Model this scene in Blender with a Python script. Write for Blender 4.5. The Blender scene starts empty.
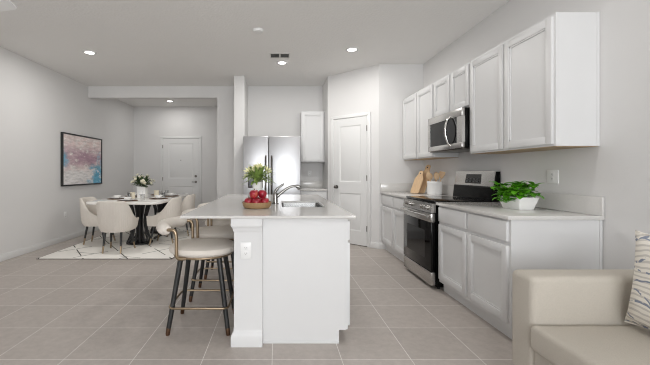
import bpy, bmesh, math, random
from mathutils import Vector, Matrix
random.seed(7)
PI = math.pi
S = bpy.context.scene
COL = S.collection

# ------------------------------------------------------------------ camera
cam = bpy.data.cameras.new('camera'); cam_o = bpy.data.objects.new('camera', cam); COL.objects.link(cam_o)
cam_o.location = (0, 0, 1.23); cam_o.rotation_euler = (PI/2, 0, 0)
cam.sensor_width = 36; cam.lens = 341/650*36
cam.shift_x = (325-277.5)/650; cam.shift_y = -(182.5-172)/650
cam.clip_start = 0.05
S.camera = cam_o
# ------------------------------------------------------------------ world, light, exposure
w = bpy.data.worlds.new('world'); S.world = w; w.use_nodes = True
bg = w.node_tree.nodes['Background']; bg.inputs['Color'].default_value = (0.95, 0.97, 1, 1); bg.inputs['Strength'].default_value = 0.9
def area(name, loc, rot, sx, sy, power, color=(1, 1, 1)):
    l = bpy.data.lights.new(name, 'AREA'); l.shape = 'RECTANGLE'; l.size = sx; l.size_y = sy; l.energy = power; l.color = color
    o = bpy.data.objects.new(name, l); COL.objects.link(o); o.location = loc; o.rotation_euler = rot
    return o
# daylight through the wide glazed opening of the living room, behind the camera
area('daylight_opening', (.35, -3.42, 1.62), (math.radians(110), 0, 0), 3.5, 1.8, 190, (0.95, 0.975, 1))
S.view_settings.view_transform = 'Standard'; S.view_settings.look = 'None'
S.view_settings.gamma = 1; S.view_settings.use_curve_mapping = False
S.view_settings.exposure = 0.04
S.cycles.use_denoising = True; S.cycles.filter_width = 1.1
S.cycles.max_bounces = 10; S.cycles.diffuse_bounces = 6

# ------------------------------------------------------------------ materials
def lin(c):
    return tuple((x/12.92 if x <= .04045 else ((x+.055)/1.055)**2.4) for x in (v/255 for v in c)) + (1,)
MATS = {}
def mat(name, rgb, rough=.5, metal=0, bump=0, bscale=80, var=0, vscale=6, coat=0, spec=.5, stretch=None):
    m = bpy.data.materials.new(name); m.use_nodes = True; nt = m.node_tree; N = nt.nodes; L = nt.links
    b = N['Principled BSDF']; c = lin(rgb)
    b.inputs['Base Color'].default_value = c; b.inputs['Roughness'].default_value = rough; b.inputs['Metallic'].default_value = metal
    b.inputs['Specular IOR Level'].default_value = spec; b.inputs['Coat Weight'].default_value = coat
    tc = N.new('ShaderNodeTexCoord'); src = tc.outputs['Object']
    if stretch:
        mp = N.new('ShaderNodeMapping'); mp.inputs['Scale'].default_value = stretch; L.new(src, mp.inputs['Vector']); src = mp.outputs['Vector']
    n = N.new('ShaderNodeTexNoise'); n.inputs['Scale'].default_value = vscale; n.inputs['Detail'].default_value = 5; L.new(src, n.inputs['Vector'])
    mx = N.new('ShaderNodeMix'); mx.data_type = 'RGBA'; L.new(n.outputs['Fac'], mx.inputs['Factor'])
    v = max(var, .01)
    mx.inputs['A'].default_value = tuple(max(0, x*(1-v)) for x in c[:3])+(1,); mx.inputs['B'].default_value = tuple(min(1, x*(1+v)) for x in c[:3])+(1,)
    L.new(mx.outputs['Result'], b.inputs['Base Color'])
    if bump:
        n2 = N.new('ShaderNodeTexNoise'); n2.inputs['Scale'].default_value = bscale; n2.inputs['Detail'].default_value = 3; L.new(src, n2.inputs['Vector'])
        bp = N.new('ShaderNodeBump'); bp.inputs['Strength'].default_value = bump; bp.inputs['Distance'].default_value = .01
        L.new(n2.outputs['Fac'], bp.inputs['Height']); L.new(bp.outputs['Normal'], b.inputs['Normal'])
    MATS[name] = m; return m
mat('wall_paint', (218, 217, 216), .85, bump=.06, bscale=120)
mat('ceiling_paint', (236, 235, 233), .95, bump=.35, bscale=38)
mat('trim_paint', (222, 222, 221), .45)
mat('cabinet_paint', (216, 216, 216), .42)
mat('quartz', (208, 206, 203), .12, var=.05, vscale=60, spec=.6)
mat('stainless', (196, 194, 191), .26, 1, var=.04, vscale=3, stretch=(1, 1, 60))
mat('fridge_steel', (188, 188, 190), .33, 1, var=.03, vscale=3, stretch=(60, 1, 1))
mat('dark_steel', (84, 80, 76), .3, 1)
mat('chrome', (196, 194, 191), .14, 1)
mat('faucet_steel', (140, 138, 135), .22, 1)
mat('nickel', (120, 116, 112), .3, 1)
mat('black_glass', (9, 8, 8), .08, spec=.25)
mat('black_enamel', (9, 9, 9), .22, spec=.12)
mat('black_plastic', (24, 24, 24), .45)
mat('white_plastic', (230, 230, 229), .35)
mat('ceramic', (240, 239, 237), .2)
mat('cream_fabric', (220, 213, 204), .95, bump=.25, bscale=500, var=.05, vscale=120)
mat('stool_fabric', (222, 215, 206), .95, bump=.3, bscale=420, var=.05, vscale=120)
mat('sofa_fabric', (190, 183, 172), .97, bump=.5, bscale=420, var=.10, vscale=230)
mat('brass', (166, 148, 124), .36, 1, var=.05)
mat('bronze_tip', (118, 92, 74), .35, 1)
mat('black_wood', (37, 38, 38), .4, var=.1)
mat('black_metal', (30, 29, 29), .42, var=.06)
mat('marble', (240, 237, 232), .12, var=.05, vscale=3)
mat('board_wood', (208, 176, 138), .55, var=.16, vscale=5, stretch=(9, 9, 1.4))
mat('bowl_wood', (152, 122, 86), .55, var=.22, vscale=8, stretch=(3, 3, 16))
mat('spoon_wood', (206, 174, 136), .55, var=.1, vscale=12)
mat('charger_weave', (112, 84, 62), .8, bump=.5, bscale=140, var=.2, vscale=80)
mat('leaf_green', (86, 156, 28), .4, var=.35, vscale=26)
mat('lily_green', (136, 160, 84), .42, var=.35, vscale=22)
mat('bouquet_green', (68, 88, 52), .5, var=.3, vscale=22)
mat('petal_white', (244, 240, 222), .6, var=.04)
mat('petal_lily', (240, 238, 190), .6, var=.08, vscale=30)
mat('stem_brown', (88, 62, 40), .7)
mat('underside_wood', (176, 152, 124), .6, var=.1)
mat('rug_side_shade', (98, 92, 86), .9)
mat('soil', (60, 46, 36), .95, bump=.5)
mat('pale_print', (186, 188, 192), .5)
mat('candle_wax', (238, 228, 206), .5)
mat('dark_slot', (34, 33, 33), .6)
mat('door_gap', (96, 92, 88), .8)
mat('vent_metal', (214, 213, 210), .5)
mat('sink_steel', (205, 205, 204), .25, 1)
def emis(name, rgb, s):
    m = bpy.data.materials.new(name); m.use_nodes = True; b = m.node_tree.nodes['Principled BSDF']
    b.inputs['Emission Color'].default_value = rgb+(1,); b.inputs['Emission Strength'].default_value = s; MATS[name] = m
emis('lamp_glow', (1, .98, .94), 9)
mat('display_marks', (88, 90, 92), .5)
def glass():
    m = bpy.data.materials.new('clear_glass'); m.use_nodes = True; b = m.node_tree.nodes['Principled BSDF']
    b.inputs['Transmission Weight'].default_value = 1; b.inputs['Roughness'].default_value = .02; b.inputs['IOR'].default_value = 1.3
    MATS['clear_glass'] = m
glass()
def tile():
    m = bpy.data.materials.new('floor_tile'); m.use_nodes = True; nt = m.node_tree; N = nt.nodes; L = nt.links; b = N['Principled BSDF']
    tc = N.new('ShaderNodeTexCoord'); mp = N.new('ShaderNodeMapping'); L.new(tc.outputs['Object'], mp.inputs['Vector'])
    mp.inputs['Location'].default_value = (.035+.4557*20, -2.236+.4547*20, 0)
    br = N.new('ShaderNodeTexBrick'); L.new(mp.outputs['Vector'], br.inputs['Vector'])
    br.offset = 0; br.squash = 1
    br.inputs['Scale'].default_value = 1; br.inputs['Brick Width'].default_value = .4557; br.inputs['Row Height'].default_value = .4547
    br.inputs['Mortar Size'].default_value = .0026; br.inputs['Mortar Smooth'].default_value = .2; br.inputs['Bias'].default_value = 0
    br.inputs['Color1'].default_value = lin((174, 166, 160)); br.inputs['Color2'].default_value = lin((182, 174, 168)); br.inputs['Mortar'].default_value = lin((222, 219, 214))
    n = N.new('ShaderNodeTexNoise'); n.inputs['Scale'].default_value = 16; n.inputs['Detail'].default_value = 10; n.inputs['Roughness'].default_value = .75; L.new(tc.outputs['Object'], n.inputs['Vector'])
    r = N.new('ShaderNodeMapRange'); r.inputs['From Min'].default_value = .3; r.inputs['From Max'].default_value = .7; r.inputs['To Min'].default_value = .88; r.inputs['To Max'].default_value = 1.10; L.new(n.outputs['Fac'], r.inputs['Value'])
    mx = N.new('ShaderNodeMix'); mx.data_type = 'RGBA'; mx.blend_type = 'MULTIPLY'; mx.inputs['Factor'].default_value = 1
    L.new(br.outputs['Color'], mx.inputs['A']); L.new(r.outputs['Result'], mx.inputs['B']); L.new(mx.outputs['Result'], b.inputs['Base Color'])
    b.inputs['Roughness'].default_value = .5; b.inputs['Specular IOR Level'].default_value = .35
    bp = N.new('ShaderNodeBump'); bp.inputs['Strength'].default_value = .12; bp.inputs['Distance'].default_value = .004
    L.new(n.outputs['Fac'], bp.inputs['Height']); L.new(bp.outputs['Normal'], b.inputs['Normal'])
    MATS['floor_tile'] = m
tile()
def nodes(name, rough):
    m = bpy.data.materials.new(name); m.use_nodes = True; MATS[name] = m
    b = m.node_tree.nodes['Principled BSDF']; b.inputs['Roughness'].default_value = rough
    return m.node_tree, m.node_tree.nodes, m.node_tree.links, b
def mathn(N, L, op, a, b_=None, c=None):
    n = N.new('ShaderNodeMath'); n.operation = op
    for i, v in enumerate((a, b_, c)):
        if v is None: continue
        if isinstance(v, (int, float)): n.inputs[i].default_value = v
        else: L.new(v, n.inputs[i])
    return n.outputs[0]
def rug_mat():
    nt, N, L, b = nodes('rug_pile', .97)
    tc = N.new('ShaderNodeTexCoord'); nz = N.new('ShaderNodeTexNoise'); nz.inputs['Scale'].default_value = 1.6; L.new(tc.outputs['Object'], nz.inputs['Vector'])
    sx = N.new('ShaderNodeSeparateXYZ'); L.new(tc.outputs['Object'], sx.inputs[0]); X, Y = sx.outputs[0], sx.outputs[1]
    def line(a, bb, per, off, wid, ga, gb, gper, duty):
        t = mathn(N, L, 'ADD', mathn(N, L, 'MULTIPLY', X, a), mathn(N, L, 'MULTIPLY', Y, bb))
        p = mathn(N, L, 'PINGPONG', mathn(N, L, 'ADD', t, off+50*per), per/2)
        ln = mathn(N, L, 'LESS_THAN', p, wid)
        g = mathn(N, L, 'ADD', mathn(N, L, 'MULTIPLY', X, ga), mathn(N, L, 'MULTIPLY', Y, gb))
        gp = mathn(N, L, 'FRACT', mathn(N, L, 'DIVIDE', mathn(N, L, 'ADD', g, 40), gper))
        return mathn(N, L, 'MULTIPLY', ln, mathn(N, L, 'LESS_THAN', gp, duty))
    l1 = line(.80, .60, .50, .05, .0075, .6, -.8, .67, .75)
    l2 = line(.78, -.62, .56, .12, .0075, .62, .78, .73, .68)
    l3 = line(.30, .95, .90, .2, .006, .95, -.3, .81, .45)
    s = mathn(N, L, 'MINIMUM', mathn(N, L, 'ADD', mathn(N, L, 'ADD', l1, l2), l3), 1)
    mx = N.new('ShaderNodeMix'); mx.data_type = 'RGBA'; L.new(s, mx.inputs['Factor'])
    mx.inputs['A'].default_value = lin((238, 235, 229)); mx.inputs['B'].default_value = lin((48, 45, 44)); L.new(mx.outputs['Result'], b.inputs['Base Color'])
    n2 = N.new('ShaderNodeTexNoise'); n2.inputs['Scale'].default_value = 260; L.new(tc.outputs['Object'], n2.inputs['Vector'])
    bp = N.new('ShaderNodeBump'); bp.inputs['Strength'].default_value = .4; bp.inputs['Distance'].default_value = .006; L.new(n2.outputs['Fac'], bp.inputs['Height']); L.new(bp.outputs['Normal'], b.inputs['Normal'])
rug_mat()
def painting_mat():
    # abstract canvas; object coordinates: y along the wall (-.68..+.68), z up (-.48..+.48)
    nt, N, L, b = nodes('abstract_canvas', .7)
    tc = N.new('ShaderNodeTexCoord'); sx = N.new('ShaderNodeSeparateXYZ'); L.new(tc.outputs['Object'], sx.inputs[0]); Y, Z = sx.outputs[1], sx.outputs[2]
    def noise(sc, off, det=6, st=(1, 1, 1)):
        mp = N.new('ShaderNodeMapping'); mp.inputs['Location'].default_value = (off, off, off); mp.inputs['Scale'].default_value = st; L.new(tc.outputs['Object'], mp.inputs['Vector'])
        n = N.new('ShaderNodeTexNoise'); n.inputs['Scale'].default_value = sc; n.inputs['Detail'].default_value = det; n.inputs['Roughness'].default_value = .65; L.new(mp.outputs['Vector'], n.inputs['Vector']); return n.outputs['Fac']
    def ramp(v, a, c):
        r = N.new('ShaderNodeMapRange'); r.inputs['From Min'].default_value = a; r.inputs['From Max'].default_value = c; L.new(v, r.inputs['Value']); return r.outputs['Result']
    def mix(f, A, B):
        m = N.new('ShaderNodeMix'); m.data_type = 'RGBA'; L.new(f, m.inputs['Factor'])
        for k, v in (('A', A), ('B', B)):
            if isinstance(v, tuple): m.inputs[k].default_value = v
            else: L.new(v, m.inputs[k])
        return m.outputs['Result']
    n1 = noise(2.2, 3, st=(1, 1, 2)); n2 = noise(4.5, 11, st=(1, 1, 2.4)); n3 = noise(7, 21, st=(1, 1, 2)); n4 = noise(3, 31)
    base = mix(ramp(n3, .35, .65), lin((226, 205, 201)), lin((240, 232, 230)))
    # mauve band through the middle
    band = mathn(N, L, 'SUBTRACT', 1, mathn(N, L, 'MULTIPLY', mathn(N, L, 'ABSOLUTE', mathn(N, L, 'SUBTRACT', Z, .05)), 3.4))
    c = mix(ramp(mathn(N, L, 'ADD', band, mathn(N, L, 'MULTIPLY', n1, 1.6)), 1.0, 1.75), base, lin((184, 152, 166)))
    low = mathn(N, L, 'MULTIPLY', mathn(N, L, 'ADD', Z, .12), -4)
    c = mix(ramp(mathn(N, L, 'ADD', low, mathn(N, L, 'MULTIPLY', n2, 1.5)), .7, 1.3), c, lin((232, 229, 228)))
    # blue: lower right and the left edge
    bl = mathn(N, L, 'ADD', mathn(N, L, 'MULTIPLY', Y, 1.5), mathn(N, L, 'MULTIPLY', Z, -1.6))
    c = mix(ramp(mathn(N, L, 'ADD', bl, mathn(N, L, 'MULTIPLY', n4, 2.4)), 2.0, 2.35), c, lin((106, 176, 206)))
    br = mathn(N, L, 'SUBTRACT', mathn(N, L, 'MULTIPLY', Y, -3), mathn(N, L, 'MULTIPLY', mathn(N, L, 'ABSOLUTE', mathn(N, L, 'ADD', Z, .0)), 3.5))
    c = mix(ramp(mathn(N, L, 'ADD', br, mathn(N, L, 'MULTIPLY', n2, 2.4)), 2.35, 2.9), c, lin((128, 178, 202)))
    b2 = mathn(N, L, 'SUBTRACT', mathn(N, L, 'MULTIPLY', Y, 1.1), mathn(N, L, 'MULTIPLY', mathn(N, L, 'ABSOLUTE', mathn(N, L, 'ADD', Z, .14)), 7))
    c = mix(ramp(mathn(N, L, 'ADD', b2, mathn(N, L, 'MULTIPLY', n1, 2.2)), 1.15, 1.6), c, lin((122, 172, 196)))
    wh = mathn(N, L, 'MULTIPLY', ramp(n3, .56, .62), .8)
    c = mix(wh, c, lin((240, 234, 230)))
    nb = noise(9, 41, 8, st=(1, .7, 3.2)); rr_ = N.new('ShaderNodeMapRange'); rr_.inputs['From Min'].default_value = .32; rr_.inputs['From Max'].default_value = .6; rr_.inputs['To Min'].default_value = .72; rr_.inputs['To Max'].default_value = 1.06; L.new(nb, rr_.inputs['Value'])
    mm = N.new('ShaderNodeMix'); mm.data_type = 'RGBA'; mm.blend_type = 'MULTIPLY'; mm.inputs['Factor'].default_value = 1; L.new(c, mm.inputs['A']); L.new(rr_.outputs['Result'], mm.inputs['B'])
    L.new(mm.outputs['Result'], b.inputs['Base Color'])
painting_mat()
def pillow_mat():
    nt, N, L, b = nodes('pillow_print', .95)
    tc = N.new('ShaderNodeTexCoord'); sx = N.new('ShaderNodeSeparateXYZ'); L.new(tc.outputs['Object'], sx.inputs[0]); Y, Z = sx.outputs[1], sx.outputs[2]
    nz = N.new('ShaderNodeTexNoise'); nz.inputs['Scale'].default_value = 7; nz.inputs['Detail'].default_value = 2; L.new(tc.outputs['Object'], nz.inputs['Vector'])
    def stripes(per, slope, amp, width, off):
        t = mathn(N, L, 'ADD', mathn(N, L, 'ADD', Z, mathn(N, L, 'MULTIPLY', Y, slope)), mathn(N, L, 'MULTIPLY', nz.outputs['Fac'], amp))
        p = mathn(N, L, 'PINGPONG', mathn(N, L, 'ADD', t, off+10), per/2)
        return mathn(N, L, 'LESS_THAN', p, width)
    n2 = N.new('ShaderNodeTexNoise'); n2.inputs['Scale'].default_value = 24; L.new(tc.outputs['Object'], n2.inputs['Vector'])
    brk = mathn(N, L, 'GREATER_THAN', n2.outputs['Fac'], .48)
    blue = mathn(N, L, 'MULTIPLY', mathn(N, L, 'MAXIMUM', stripes(.105, .22, .10, .0045, 0), stripes(.13, -.22, .12, .004, .05)), brk)
    grey = stripes(.024, .08, .05, .0045, .02)
    m1 = N.new('ShaderNodeMix'); m1.data_type = 'RGBA'; L.new(grey, m1.inputs['Factor']); m1.inputs['A'].default_value = lin((226, 221, 212)); m1.inputs['B'].default_value = lin((196, 191, 184))
    m2 = N.new('ShaderNodeMix'); m2.data_type = 'RGBA'; L.new(blue, m2.inputs['Factor']); L.new(m1.outputs['Result'], m2.inputs['A']); m2.inputs['B'].default_value = lin((128, 135, 150))
    L.new(m2.outputs['Result'], b.inputs['Base Color'])
pillow_mat()
def apple_mat():
    nt, N, L, b = nodes('apple_red', .32)
    tc = N.new('ShaderNodeTexCoord'); n = N.new('ShaderNodeTexNoise'); n.inputs['Scale'].default_value = 14; n.inputs['Detail'].default_value = 6; L.new(tc.outputs['Object'], n.inputs['Vector'])
    r = N.new('ShaderNodeValToRGB'); L.new(n.outputs['Fac'], r.inputs['Fac']); e = r.color_ramp.elements
    e[0].position = .3; e[0].color = lin((108, 10, 28)); e[1].position = .55; e[1].color = lin((164, 26, 48)); x = r.color_ramp.elements.new(.72); x.color = lin((190, 112, 80))
    L.new(r.outputs['Color'], b.inputs['Base Color'])
apple_mat()

# ------------------------------------------------------------------ mesh helpers
class MB:
    def __init__(s): s.bm = bmesh.new()
    def box(s, x0, x1, y0, y1, z0, z1, bev=0, seg=2):
        r = bmesh.ops.create_cube(s.bm, size=1)['verts']
        for v in r:
            v.co = Vector((x0 if v.co.x < 0 else x1, y0 if v.co.y < 0 else y1, z0 if v.co.z < 0 else z1))
        if bev:
            es = list({e for v in r for e in v.link_edges})
            bmesh.ops.bevel(s.bm, geom=es, offset=bev, segments=seg, affect='EDGES', profile=.5)
        return s
    def loft(s, rings, cap0=True, cap1=True, closed=True, loop=False):
        vs = [[s.bm.verts.new(p) for p in r] for r in rings]; n = len(vs[0])
        R = range(len(vs) if loop else len(vs)-1)
        for i in R:
            a, b = vs[i], vs[(i+1) % len(vs)]
            for j in range(n if closed else n-1):
                k = (j+1) % n
                try: s.bm.faces.new((a[j], a[k], b[k], b[j]))
                except ValueError: pass
        if cap0 and not loop: s.bm.faces.new(list(reversed(vs[0])))
        if cap1 and not loop: s.bm.faces.new(vs[-1])
        return s
    def cyl(s, p0, p1, r0, r1=None, n=16):
        return s.tube([p0, p1], [r0, r0 if r1 is None else r1], n)
    def tube(s, pts, r, n=10, loop=False):
        P = [Vector(p) for p in pts]; m = len(P)
        rr = r if isinstance(r, (list, tuple)) else [r]*m
        T = []
        for i in range(m):
            a = P[(i-1) % m] if (loop or i > 0) else P[i]; b = P[(i+1) % m] if (loop or i < m-1) else P[i]
            T.append((b-a).normalized())
        up = Vector((0, 0, 1)) if abs(T[0].z) < .9 else Vector((1, 0, 0))
        u = T[0].cross(up).normalized(); rings = []
        for i in range(m):
            u = (u - T[i]*u.dot(T[i])).normalized(); v = T[i].cross(u)
            rings.append([P[i]+(u*math.cos(2*PI*k/n)+v*math.sin(2*PI*k/n))*rr[i] for k in range(n)])
        return s.loft(rings, loop=loop)
    def lathe(s, prof, c=(0, 0, 0), n=32):
        rings = [[(c[0]+r*math.cos(2*PI*k/n), c[1]+r*math.sin(2*PI*k/n), c[2]+z) for k in range(n)] for r, z in prof]
        return s.loft(rings)
    def ball(s, c, r, n=16, m=10, sc=(1, 1, 1)):
        rings = [[(c[0]+sc[0]*r*math.sin(a)*math.cos(2*PI*k/n), c[1]+sc[1]*r*math.sin(a)*math.sin(2*PI*k/n), c[2]-sc[2]*r*math.cos(a)) for k in range(n)] for a in [PI*(i+.15)/(m+.3) for i in range(m+1)]]
        return s.loft(rings)
    def leaf(s, base, d, L, W, droop=.3, n=5, up=(0, 0, 1), fold=.25):
        d = Vector(d).normalized(); up = Vector(up); side = d.cross(up)
        side = side.normalized() if side.length > 1e-4 else Vector((1, 0, 0))
        rows = []; p = Vector(base); cur = d.copy()
        for i in range(n+1):
            t = i/n; wd = W*(math.sin(PI*min(1, t*.92+.04))**.8)*(1-.25*t)
            nrm = side.cross(cur).normalized()
            rows.append([p-side*wd/2+nrm*wd*fold*.5, p.copy(), p+side*wd/2+nrm*wd*fold*.5])
            p = p+cur*(L/n); cur = (cur+Vector((0, 0, -droop/n*2))).normalized()
        return s.loft(rows, cap0=False, cap1=False, closed=False)
    def xf(s, M): bmesh.ops.transform(s.bm, matrix=M, verts=s.bm.verts); return s
    def build(s, name, m, parent=None, world=False, smooth=True, angle=38):
        bmesh.ops.recalc_face_normals(s.bm, faces=s.bm.faces)
        if world and parent is not None: bmesh.ops.translate(s.bm, vec=-Vector(parent.location), verts=s.bm.verts)
        me = bpy.data.meshes.new(name); s.bm.to_mesh(me); s.bm.free()
        me.materials.append(MATS[m])
        if smooth:
            for p in me.polygons: p.use_smooth = True
            me.set_sharp_from_angle(angle=math.radians(angle))
        o = bpy.data.objects.new(name, me); COL.objects.link(o)
        if parent is not None: o.parent = parent
        return o
def tag(o, label=None, cat=None, group=None, kind=None):
    for k, v in (('label', label), ('category', cat), ('group', group), ('kind', kind)):
        if v: o[k] = v
    return o
def thing(name, label, cat, loc=(0, 0, 0), rotz=0, group=None):
    o = bpy.data.objects.new(name, None); COL.objects.link(o); o.empty_display_size = .05
    o.location = loc; o.rotation_euler = (0, 0, rotz)
    return tag(o, label, cat, group)
def solo(mb, name, m, label, cat, loc, group=None, rotz=0, **kw):
    """single-mesh thing; mesh in local coordinates about loc"""
    o = mb.build(name, m, **kw); o.location = loc; o.rotation_euler = (0, 0, rotz); return tag(o, label, cat, group)
def dup(root, loc, rotz=None, label=None, group=None):
    r = root.copy(); COL.objects.link(r); r.location = loc
    if rotz is not None: r.rotation_euler = (0, 0, rotz)
    if label: r['label'] = label
    if group: r['group'] = group
    for ch in list(root.children):
        c = ch.copy(); COL.objects.link(c); c.parent = r
        for g in list(ch.children):
            d = g.copy(); COL.objects.link(d); d.parent = c
    return r
def struct(name, mb, m, **kw):
    o = mb.build(name, m, **kw); o['kind'] = 'structure'; return o
def sempty(name, loc, rotz=0):
    o = bpy.data.objects.new(name, None); COL.objects.link(o); o.location = loc; o.rotation_euler = (0, 0, rotz); o['kind'] = 'structure'; return o
def fbox(mb, face, P, u0, u1, v0, v1, n0, n1, bev=0, seg=2):
    if face == '-X': return mb.box(P-n1, P-n0, u0, u1, v0, v1, bev, seg)
    if face == '+X': return mb.box(P+n0, P+n1, u0, u1, v0, v1, bev, seg)
    if face == '-Y': return mb.box(u0, u1, P-n1, P-n0, v0, v1, bev, seg)
def shaker(face, P, u0, u1, v0, v1, st=.058):
    mb = MB(); b = .002
    fbox(mb, face, P, u0, u0+st, v0, v1, 0, .02, b); fbox(mb, face, P, u1-st, u1, v0, v1, 0, .02, b)
    fbox(mb, face, P, u0+st, u1-st, v0, v0+st, 0, .02, b); fbox(mb, face, P, u0+st, u1-st, v1-st, v1, 0, .02, b)
    fbox(mb, face, P, u0+st-.002, u1-st+.002, v0+st-.002, v1-st+.002, 0, .006)
    q = .011
    for a in ((u0+st, u0+st+q, v0+st, v1-st), (u1-st-q, u1-st, v0+st, v1-st), (u0+st, u1-st, v0+st, v0+st+q), (u0+st, u1-st, v1-st-q, v1-st)):
        fbox(mb, face, P, a[0], a[1], a[2], a[3], 0, .0145)
    return mb
def slab_front(face, P, u0, u1, v0, v1): return fbox(MB(), face, P, u0, u1, v0, v1, 0, .02, .004, 3)
def rrect(cx, cy, wx, wy, r, n=6):
    pts = []
    for qx, qy, a0 in ((1, 1, 0), (-1, 1, 90), (-1, -1, 180), (1, -1, 270)):
        for i in range(n+1):
            a = math.radians(a0+90*i/n); pts.append((cx+qx*(wx/2-r)+r*math.cos(a), cy+qy*(wy/2-r)+r*math.sin(a)))
    return pts
def slab(pts, z0, z1, bev=.004):
    c = Vector((sum(p[0] for p in pts)/len(pts), sum(p[1] for p in pts)/len(pts)))
    def ring(z, ins):
        out = []
        for p in pts:
            d = Vector(p)-c; out.append((c.x+d.x*(1-ins/max(abs(d.x), .02)) if abs(d.x) > .02 else p[0], c.y+d.y*(1-ins/max(abs(d.y), .02)) if abs(d.y) > .02 else p[1], z))
        return out
    return [ring(z0, bev), ring(z0+bev, 0), ring(z1-bev, 0), ring(z1-bev*.3, bev*.3), ring(z1, bev)]

# ------------------------------------------------------------------ room shell
XL, XR, H = -3.80, 2.335, 2.955
YB = -3.5
struct('floor', MB().box(XL-.12, XR+.12, YB, 9.12, -.1, 0), 'floor_tile', smooth=False)
struct('ceiling', MB().box(XL-.12, XR+.12, YB, 9.12, H, H+.1), 'ceiling_paint', smooth=False)
mb = MB()
for q in ((XL, -1.4, 0, H), (2.25, XR, 0, H), (-1.4, 2.25, 0, .68), (-1.4, 2.25, 2.56, H)): mb.box(q[0], q[1], YB-.12, YB, q[2], q[3])
struct('wall_rear', mb, 'wall_paint', smooth=False)
mb = MB()
for q in ((-1.4, 2.25, .68, .73), (-1.4, 2.25, 2.51, 2.56), (-1.4, -1.35, .73, 2.51), (2.20, 2.25, .73, 2.51), (-.21, -.17, .73, 2.51), (1.02, 1.06, .73, 2.51)): mb.box(q[0], q[1], YB-.09, YB-.03, q[2], q[3])
struct('window_1', mb, 'trim_paint', smooth=False)
struct('wall_left', MB().box(XL-.12, XL, YB, 9.12, 0, H), 'wall_paint', smooth=False)
struct('wall_right', MB().box(XR, XR+.12, YB, 5.58, 0, H), 'wall_paint', smooth=False)
struct('wall_entry', MB().box(XL, -1.1, 9.0, 9.12, 0, H), 'wall_paint', smooth=False)
struct('wall_hall', MB().box(-1.21, -1.1, 7.0, 9.0, 0, H), 'wall_paint', smooth=False)
struct('wall_header', MB().box(XL, -1.21, 6.85, 7.0, 2.725, H), 'wall_paint', smooth=False)
struct('wall_middle', MB().box(-1.21, -.78, 6.85, 7.0, 0, H), 'wall_paint', smooth=False)
struct('wall_partition', MB().box(-.78, -.592, 6.10, 7.0, 0, H, .006), 'wall_paint', smooth=False)
struct('wall_kitchen', MB().box(-.592, .91, 6.83, 7.0, 0, H), 'wall_paint', smooth=False)
def polywall(name, pts):
    mb = MB(); mb.loft([[(x, y, 0) for x, y in pts], [(x, y, H) for x, y in pts]]); return struct(name, mb, 'wall_paint', smooth=False)
P1, P2 = (.907, 6.147), (1.624, 5.457)
polywall('wall_pantry', [(.907, 6.83), P1, P2, (XR, 5.457), (XR, 5.57), (1.67, 5.57), (1.0, 6.21), (1.0, 6.83)])
# baseboards
def base(name, *segs):
    mb = MB()
    for s in segs: mb.box(s[0], s[1], s[2], s[3], 0, .078, .003); 
    for s in segs:
        x0, x1, y0, y1 = s
        e = .004
        if x1-x0 < y1-y0: mb.box(x0, x1-e if x0 < 0 else x1, y0, y1, .07, .094, .002) if x0 < 0 else mb.box(x0+e, x1, y0, y1, .07, .094, .002)
        else: mb.box(x0, x1, y0+e, y1, .07, .094, .002)
    return struct(name, mb, 'trim_paint')
base('baseboard_left', (XL, XL+.016, YB, 9.0))
base('baseboard_entry', (XL+.016, -3.125, 8.984, 9.0), (-1.965, -1.21, 8.984, 9.0))
base('baseboard_middle', (-1.21, -.78, 6.834, 6.85), (-.796, -.78, 6.10, 6.834), (-.796, -.576, 6.084, 6.10))
# angled pantry wall: local x runs along the wall, local y points into it
ang = math.atan2(P2[1]-P1[1], P2[0]-P1[0]); WL = math.dist(P1, P2)
def on_pantry(o): o.location = (P1[0], P1[1], 0); o.rotation_euler = (0, 0, ang); return o
bb = MB().box(.852, WL+.006, -.016, 0, 0, .094, .003); on_pantry(struct('baseboard_pantry', bb, 'trim_paint'))
struct('baseboard_far', MB().box(1.62, 1.75, 5.441, 5.457, 0, .094, .003), 'trim_paint')
on_pantry(struct('baseboard_corner', MB().box(.0, .06, -.016, 0, 0, .094, .003), 'trim_paint'))

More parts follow.
